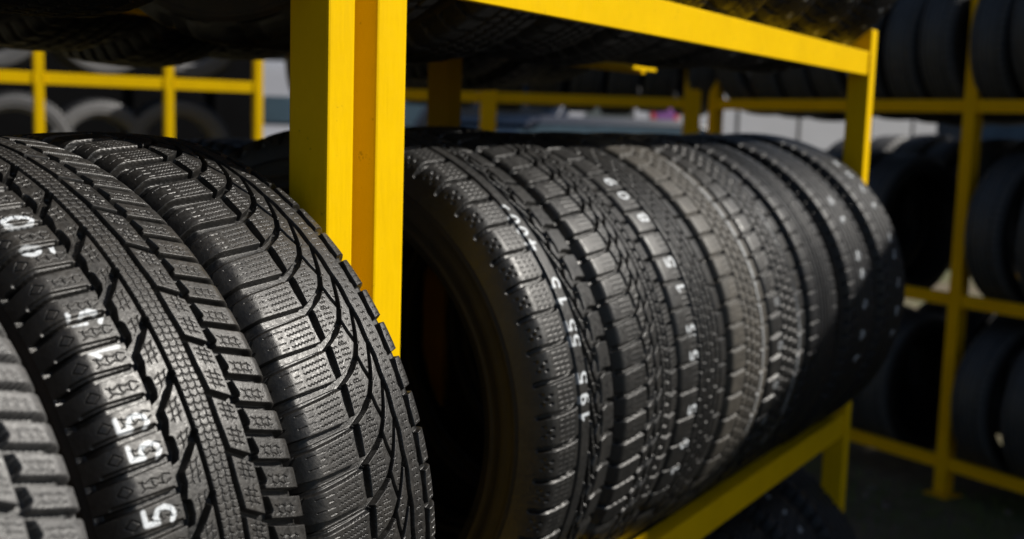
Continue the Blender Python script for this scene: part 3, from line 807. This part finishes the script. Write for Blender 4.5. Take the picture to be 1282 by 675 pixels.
def van(loc, rotz, label, L_=5.2, H=2.25, emblem=False, seams=True, paint=None, name='delivery_van', cat='van'):
    e = empty(name, (loc[0], loc[1], GROUND), rotz); tag(e, label, cat)
    W2 = 0.95
    prof = [(-L_ / 2, 0.42), (-L_ / 2, H - 0.1), (-L_ / 2 + 0.1, H), (L_ / 2 - 1.75, H), (L_ / 2 - 1.35, H - 0.10), (L_ / 2 - 0.72, 1.35), (L_ / 2 - 0.08, 1.10), (L_ / 2, 0.85), (L_ / 2, 0.42)]
    m = MB().prism([(a, b) for a, b in prof], 'y', -W2, W2)
    bmesh.ops.recalc_face_normals(m.bm, faces=m.bm.faces)
    bmesh.ops.bevel(m.bm, geom=list(m.bm.edges), offset=0.05, segments=2, affect='EDGES')
    body = m.build('body', paint or M_WHITE, e)
    for sd in (-1, 1):
        y = sd * (W2 + 0.004)
        g = [(L_ / 2 - 1.55, 1.28), (L_ / 2 - 1.55, 1.85), (L_ / 2 - 1.30, 1.85), (L_ / 2 - 0.90, 1.30)]
        MB().prism(g, 'y', min(y, y - sd * 0.01), max(y, y - sd * 0.01)).build('side_window', M_GLASS, e)
        MB().box((-L_ / 2 + 0.2, min(y, y + sd * 0.01), 0.62), (L_ / 2 - 0.9, max(y, y + sd * 0.01), 0.72), 0.003, 1).build('side_strip', M_BLK, e)
        if seams:
            for q in (-0.42, -0.30, -0.12, 0.02, 0.23):
                MB().box((q * L_ - 0.02, min(y, y - sd * 0.002), 0.74), (q * L_ + 0.02, max(y, y - sd * 0.002), H - 0.22)).build('panel_seam', M_BLK, e)
        wheel(e, L_ / 2 - 0.9, sd * (W2 - 0.09), 0.34, sd); wheel(e, -L_ / 2 + 1.0, sd * (W2 - 0.09), 0.34, sd)
        MB().box((L_ / 2 - 0.03, sd * 0.72 - 0.14, 0.80), (L_ / 2 + 0.012, sd * 0.72 + 0.14, 1.0), 0.02, 2).build('headlight', M_LAMP, e)
        MB().box((-L_ / 2 - 0.012, sd * 0.82 - 0.07, 0.95), (-L_ / 2 + 0.03, sd * 0.82 + 0.07, 1.45), 0.01, 1).build('tail_light', M_REDL, e)
    # windscreen
    a = Vector((L_ / 2 - 0.74, 0, 1.40)); b = Vector((L_ / 2 - 1.33, 0, H - 0.16))
    d = (b - a).normalized(); nrm = Vector((d.z, 0, -d.x))
    mm = MB(); vs = []
    for p in (a + nrm * 0.006, b + nrm * 0.006):
        for sy in (-1, 1): vs.append(mm.bm.verts.new((p.x, sy * 0.80, p.z)))
    vs2 = [mm.bm.verts.new((v.co.x - nrm.x * 0.02, v.co.y, v.co.z - nrm.z * 0.02)) for v in vs]
    mm.bm.faces.new((vs[0], vs[1], vs[3], vs[2])); mm.bm.faces.new((vs2[0], vs2[2], vs2[3], vs2[1]))
    for i, j in ((0, 1), (1, 3), (3, 2), (2, 0)): mm.bm.faces.new((vs[i], vs2[i], vs2[j], vs[j]))
    mm.build('windscreen', M_GLASS, e)
    MB().box((L_ / 2 - 0.05, -0.85, 0.36), (L_ / 2 + 0.06, 0.85, 0.62), 0.03, 2).build('bumper', M_BLK, e)
    if emblem:
        y = W2 + 0.006; cx, cz = emblem
        for k, (sc, mt) in enumerate(((1.0, M_RED), (0.66, M_PUR))):
            sh = [(-0.17, 0.10), (0.17, 0.10), (0.15, -0.02), (0.0, -0.16), (-0.15, -0.02)]
            MB().prism([(cx + p[0] * sc, cz + (p[1] + 0.02 * k) * sc) for p in sh], 'y', y + 0.004 * k, y + 0.004 * k + 0.003).build('emblem', mt, e)
    return e

def ang(dx, dy): return math.atan2(dy, dx)
# positions are along the line of sight through the gaps, beyond the racks
van((9.75, 4.44), ang(-0.94, 0.34), 'long white van behind the centre rack with a purple and red shield', 5.8, 2.35, emblem=(0.98, 1.54))
van((18.2, 1.8), ang(-0.9, 0.40), 'white van at the right edge, behind the right background rack', 4.8, 2.2, seams=False)
van((9.5, 7.9), ang(-0.77, -0.64), 'white van parked in the far left gap beside the double posts', 4.4, 2.0, seams=False)

van((5.05, -1.62), ang(0.9, 0.43), 'unseen tall white van, added in the aisle to shade the tyre row', 4.2, 3.06, seams=False)  # out of view; added so its shadow falls on the lower and far tyres
M_BLUE = plain('dark_blue_car_paint', (0.015, 0.022, 0.045), 0.25, 0, 0.1, 2)
def car(loc, rotz, label, paint):
    e = empty('parked_car', (loc[0], loc[1], GROUND), rotz); tag(e, label, 'car')
    L_, W2 = 4.3, 0.86
    def shell(prof, w0, w1, mat, name, par):
        m = MB(); zs = [p[1] for p in prof]; z0, z1 = min(zs), max(zs)
        vv = []
        for sd in (-1, 1):
            vv.append([m.bm.verts.new((p[0], sd * (w0 + (w1 - w0) * (p[1] - z0) / (z1 - z0)), p[1])) for p in prof])
        n = len(prof)
        for i in range(n): m.bm.faces.new((vv[0][i], vv[0][(i + 1) % n], vv[1][(i + 1) % n], vv[1][i]))
        m.bm.faces.new(vv[0][::-1]); m.bm.faces.new(vv[1])
        bmesh.ops.recalc_face_normals(m.bm, faces=m.bm.faces)
        bmesh.ops.bevel(m.bm, geom=list(m.bm.edges), offset=0.035, segments=2, affect='EDGES')
        return m.build(name, mat, par)
    b_ = shell([(-2.15, 0.28), (-2.15, 0.85), (-2.0, 0.98), (0.95, 0.95), (1.95, 0.78), (2.15, 0.60), (2.15, 0.28)], W2, W2, paint, 'body', e)
    shell([(-2.0, 0.95), (-1.75, 1.44), (-1.4, 1.50), (-0.1, 1.50), (0.95, 0.93)], 0.84, 0.66, M_GLASS, 'window', e)
    shell([(-1.82, 1.452), (-1.4, 1.525), (-0.1, 1.525), (0.05, 1.44)], 0.70, 0.64, paint, 'roof', e)
    for sd in (-1, 1):
        wheel(e, 1.32, sd * (W2 - 0.09), 0.31, sd); wheel(e, -1.30, sd * (W2 - 0.09), 0.31, sd)
        MB().box((2.10, sd * 0.62 - 0.16, 0.60), (2.165, sd * 0.62 + 0.16, 0.72), 0.015, 2).build('headlight', M_LAMP, e)
        MB().box((-2.165, sd * 0.68 - 0.12, 0.72), (-2.10, sd * 0.68 + 0.12, 0.90), 0.015, 2).build('tail_light', M_REDL, e)
    return e
car((7.5, 4.9), ang(-0.85, 0.5), 'dark blue car parked in front of the long white van', M_BLUE)
M_CLAD = plain('grey_cladding', (0.10, 0.11, 0.125), 0.6, 0, 0.2, 1.2)
M_DOOR = plain('shutter_grey', (0.30, 0.31, 0.33), 0.5, 0, 0.15, 2)
M_ROOF = plain('dark_roof', (0.05, 0.05, 0.055), 0.7, 0, 0.2, 2)
M_SHED = plain('dark_shed_boards', (0.006, 0.006, 0.0065), 0.9, 0, 0.3, 1.5, 0.05)
def warehouse(c, rotz, w, d, h, label, mat=None):
    e = empty('warehouse', (c[0], c[1], GROUND), rotz); tag(e, label, 'building')
    m = MB().box((-w / 2, 0, -0.05), (w / 2, d, h))
    for i in range(int(w / 0.6)):
        x = -w / 2 + 0.3 + i * 0.6
        m.box((x - 0.03, -0.03, 0.3), (x + 0.03, -0.003, h - 0.1))
    m.build('wall', mat or M_CLAD, e)
    MB().prism([(-0.6, h + 0.01), (d / 2, h + 1.6), (d + 0.6, h + 0.01)], 'x', -w / 2 - 0.4, w / 2 + 0.4).build('roof', M_ROOF, e)
    for x in ((-w * 0.32, 0.0, w * 0.32) if mat is None else (-w * 0.44,)):
        sh = MB().box((x - 1.7, -0.10, 0.0), (x + 1.7, -0.035, 3.2), 0.01, 1)
        for k in range(15): sh.box((x - 1.66, -0.12, 0.1 + k * 0.2), (x + 1.66, -0.101, 0.17 + k * 0.2))
        sh.build('shutter_door', M_DOOR, e)
    for x in ((-w * 0.17, w * 0.17) if mat is None else ()):
        f = MB().box((x - 0.7, -0.09, 1.3), (x + 0.7, -0.035, 2.4), 0.01, 1).build('window', M_DOOR, e)
        MB().box((x - 0.62, -0.10, 1.38), (x + 0.62, -0.092, 2.32)).build('pane', M_GLASS, f)
warehouse((19.0, 7.0), ang(0.53, -0.85), 34, 10, 5.0, 'grey clad warehouse far behind the parked white vans')
warehouse((2.55, 8.37), ang(0.90, -0.43), 9, 6, 3.4, 'dark shed close behind the far left rack', M_SHED)

# ------------------------------------------------------------------ ground
gm, nt, b = new_mat('yard_ground')
co = objco(nt)
n1 = noise(nt, co, 1.3, 6, 0.6); n2 = noise(nt, co, 9, 8, 0.7); n3 = noise(nt, co, 70, 4, 0.7)
c = mixc(nt, maprange(nt, n2, 0.35, 0.7), (0.12, 0.095, 0.06), (0.21, 0.165, 0.11))
c = mixc(nt, mul(nt, maprange(nt, n1, 0.45, 0.6), 0.75), c, (0.09, 0.12, 0.03))
c = mixc(nt, mul(nt, maprange(nt, n3, 0.66, 0.72), 0.7), c, (0.20, 0.18, 0.16))
L(nt, c, b.inputs['Base Color']); b.inputs['Roughness'].default_value = 0.95
bp = N(nt, 'ShaderNodeBump'); bp.inputs['Strength'].default_value = 0.7; bp.inputs['Distance'].default_value = 0.03
L(nt, n2, bp.inputs['Height']); L(nt, bp.outputs[0], b.inputs['Normal'])
gb = bmesh.new()
ring = [0, 4, 8, 14, 25, 60, 200, 900]
bmesh.ops.create_grid(gb, x_segments=60, y_segments=60, size=900)
for v in gb.verts:
    v.co.x = math.copysign(abs(v.co.x / 900) ** 2.6 * 900, v.co.x); v.co.y = math.copysign(abs(v.co.y / 900) ** 2.6 * 900, v.co.y)
    v.co.z = GROUND
me = bpy.data.meshes.new('ground'); gb.to_mesh(me); gb.free(); me.materials.append(gm)
g = link(bpy.data.objects.new('ground', me)); tag(g, kind='structure')

am, nt, b = new_mat('added_dark_asphalt')
co = objco(nt)
n2 = noise(nt, co, 3.0, 6, 0.7); n3 = noise(nt, co, 160, 4, 0.7)
c = mixc(nt, maprange(nt, n2, 0.35, 0.7), (0.028, 0.027, 0.026), (0.048, 0.046, 0.043))
c = mixc(nt, maprange(nt, n3, 0.62, 0.74), c, (0.09, 0.088, 0.082))
L(nt, c, b.inputs['Base Color']); b.inputs['Roughness'].default_value = 0.92
bp = N(nt, 'ShaderNodeBump'); bp.inputs['Strength'].default_value = 0.6; bp.inputs['Distance'].default_value = 0.004
L(nt, n3, bp.inputs['Height']); L(nt, bp.outputs[0], b.inputs['Normal'])
pm = MB(); pv = [pm.bm.verts.new((x, y, GROUND + 0.004)) for x, y in ((-14, -14), (2.45, -14), (2.62, -3), (2.55, 0.4), (2.70, 3.2), (-14, 3.2))]
pm.bm.faces.new(pv)
tag(pm.build('added_dark_pavement', am), kind='structure')  # unseen dark sheet added to cut sunlit ground bounce onto the near post
# grass blades and small stones between the racks
def grass():
    m = bmesh.new()
    for _ in range(11000):
        x = random.uniform(2.72, 5.0); y = random.uniform(-0.6, 1.6)
        k = math.sin(x * 5.1) * math.cos(y * 4.3 + x)
        if k + random.uniform(-0.6, 0.6) < -0.1: continue
        h = random.uniform(0.015, 0.055); a = random.uniform(0, 6.28); w = 0.002
        dx, dy = math.cos(a) * w, math.sin(a) * w; lx, ly = random.uniform(-0.02, 0.02), random.uniform(-0.02, 0.02)
        v = [m.verts.new((x - dx, y - dy, GROUND)), m.verts.new((x + dx, y + dy, GROUND)), m.verts.new((x + lx * 0.5, y + ly * 0.5, GROUND + h * 0.6)), m.verts.new((x + lx, y + ly, GROUND + h))]
        m.faces.new((v[0], v[1], v[2])); m.faces.new((v[0], v[2], v[3]))
    me = bpy.data.meshes.new('grass'); m.to_mesh(me); m.free()
    me.materials.append(plain('grass_green', (0.13, 0.19, 0.04), 0.7, 0, 0.5, 8))
    o = link(bpy.data.objects.new('grass', me)); tag(o, kind='stuff')
grass()
def stones():
    m = bmesh.new()
    for _ in range(150):
        x = random.uniform(2.72, 5.0); y = random.uniform(-0.6, 1.6); r = random.choice([0.006, 0.009, 0.012, 0.02, 0.028])
        s = bmesh.ops.create_icosphere(m, subdivisions=1, radius=r, matrix=Matrix.Translation((x, y, GROUND + r * 0.3)) @ Matrix.Rotation(random.uniform(0, 6), 4, 'Z') @ Matrix.Diagonal((1.0, random.uniform(0.6, 1), 0.55, 1)))
        for v in s['verts']: v.co += Vector([random.uniform(-0.15, 0.15) * r for _ in range(3)])
    me = bpy.data.meshes.new('gravel'); m.to_mesh(me); m.free()
    me.materials.append(plain('stone_grey', (0.24, 0.19, 0.16), 0.9, 0, 0.6, 25))
    o = link(bpy.data.objects.new('gravel', me)); tag(o, kind='stuff')
stones()

# ------------------------------------------------------------------ light
EL, AZ = D2R(38), D2R(42)                    # azimuth from -Y towards +X
to_sun = Vector((math.sin(AZ) * math.cos(EL), -math.cos(AZ) * math.cos(EL), math.sin(EL)))
sl = bpy.data.lights.new('sun', 'SUN'); sl.energy = 5.0; sl.angle = D2R(0.53); sl.color = (1.0, 0.95, 0.87)
so = link(bpy.data.objects.new('sun', sl)); so.rotation_euler = to_sun.to_track_quat('Z', 'Y').to_euler()
w = bpy.data.worlds.new('World'); SC.world = w; w.use_nodes = True
wn = w.node_tree; bg = wn.nodes['Background']
sky = wn.nodes.new('ShaderNodeTexSky'); sky.sky_type = 'NISHITA'; sky.sun_disc = False
sky.sun_elevation = EL; sky.sun_rotation = math.atan2(to_sun.x, to_sun.y)
wn.links.new(sky.outputs[0], bg.inputs[0]); bg.inputs[1].default_value = 0.05

# ------------------------------------------------------------------ camera
cam = bpy.data.cameras.new('camera'); co_ = link(bpy.data.objects.new('camera', cam))
F = 1458.0
ax = Vector((912.5, 155.5, -F)).normalized()
up = Vector((370.5, 11562.0, F)).normalized(); up = (up - ax * up.dot(ax)).normalized()
ay = up.cross(ax)
Mw = Matrix((ax, ay, up))                     # camera -> world
co_.matrix_world = Mw.to_4x4()
cam.sensor_width = 36.0; cam.lens = F / 1282 * 36.0
cam.clip_start = 0.02; cam.clip_end = 2000
cam.dof.use_dof = True; cam.dof.focus_distance = 0.95; cam.dof.aperture_fstop = cam.lens * 0.001 / 0.0078
SC.camera = co_

SC.render.engine = 'CYCLES'
SC.cycles.use_denoising = True
SC.cycles.max_bounces = 6; SC.cycles.diffuse_bounces = 2; SC.cycles.glossy_bounces = 3
SC.view_settings.view_transform = 'Standard'; SC.view_settings.look = 'None'
SC.view_settings.exposure = 0; SC.view_settings.gamma = 1
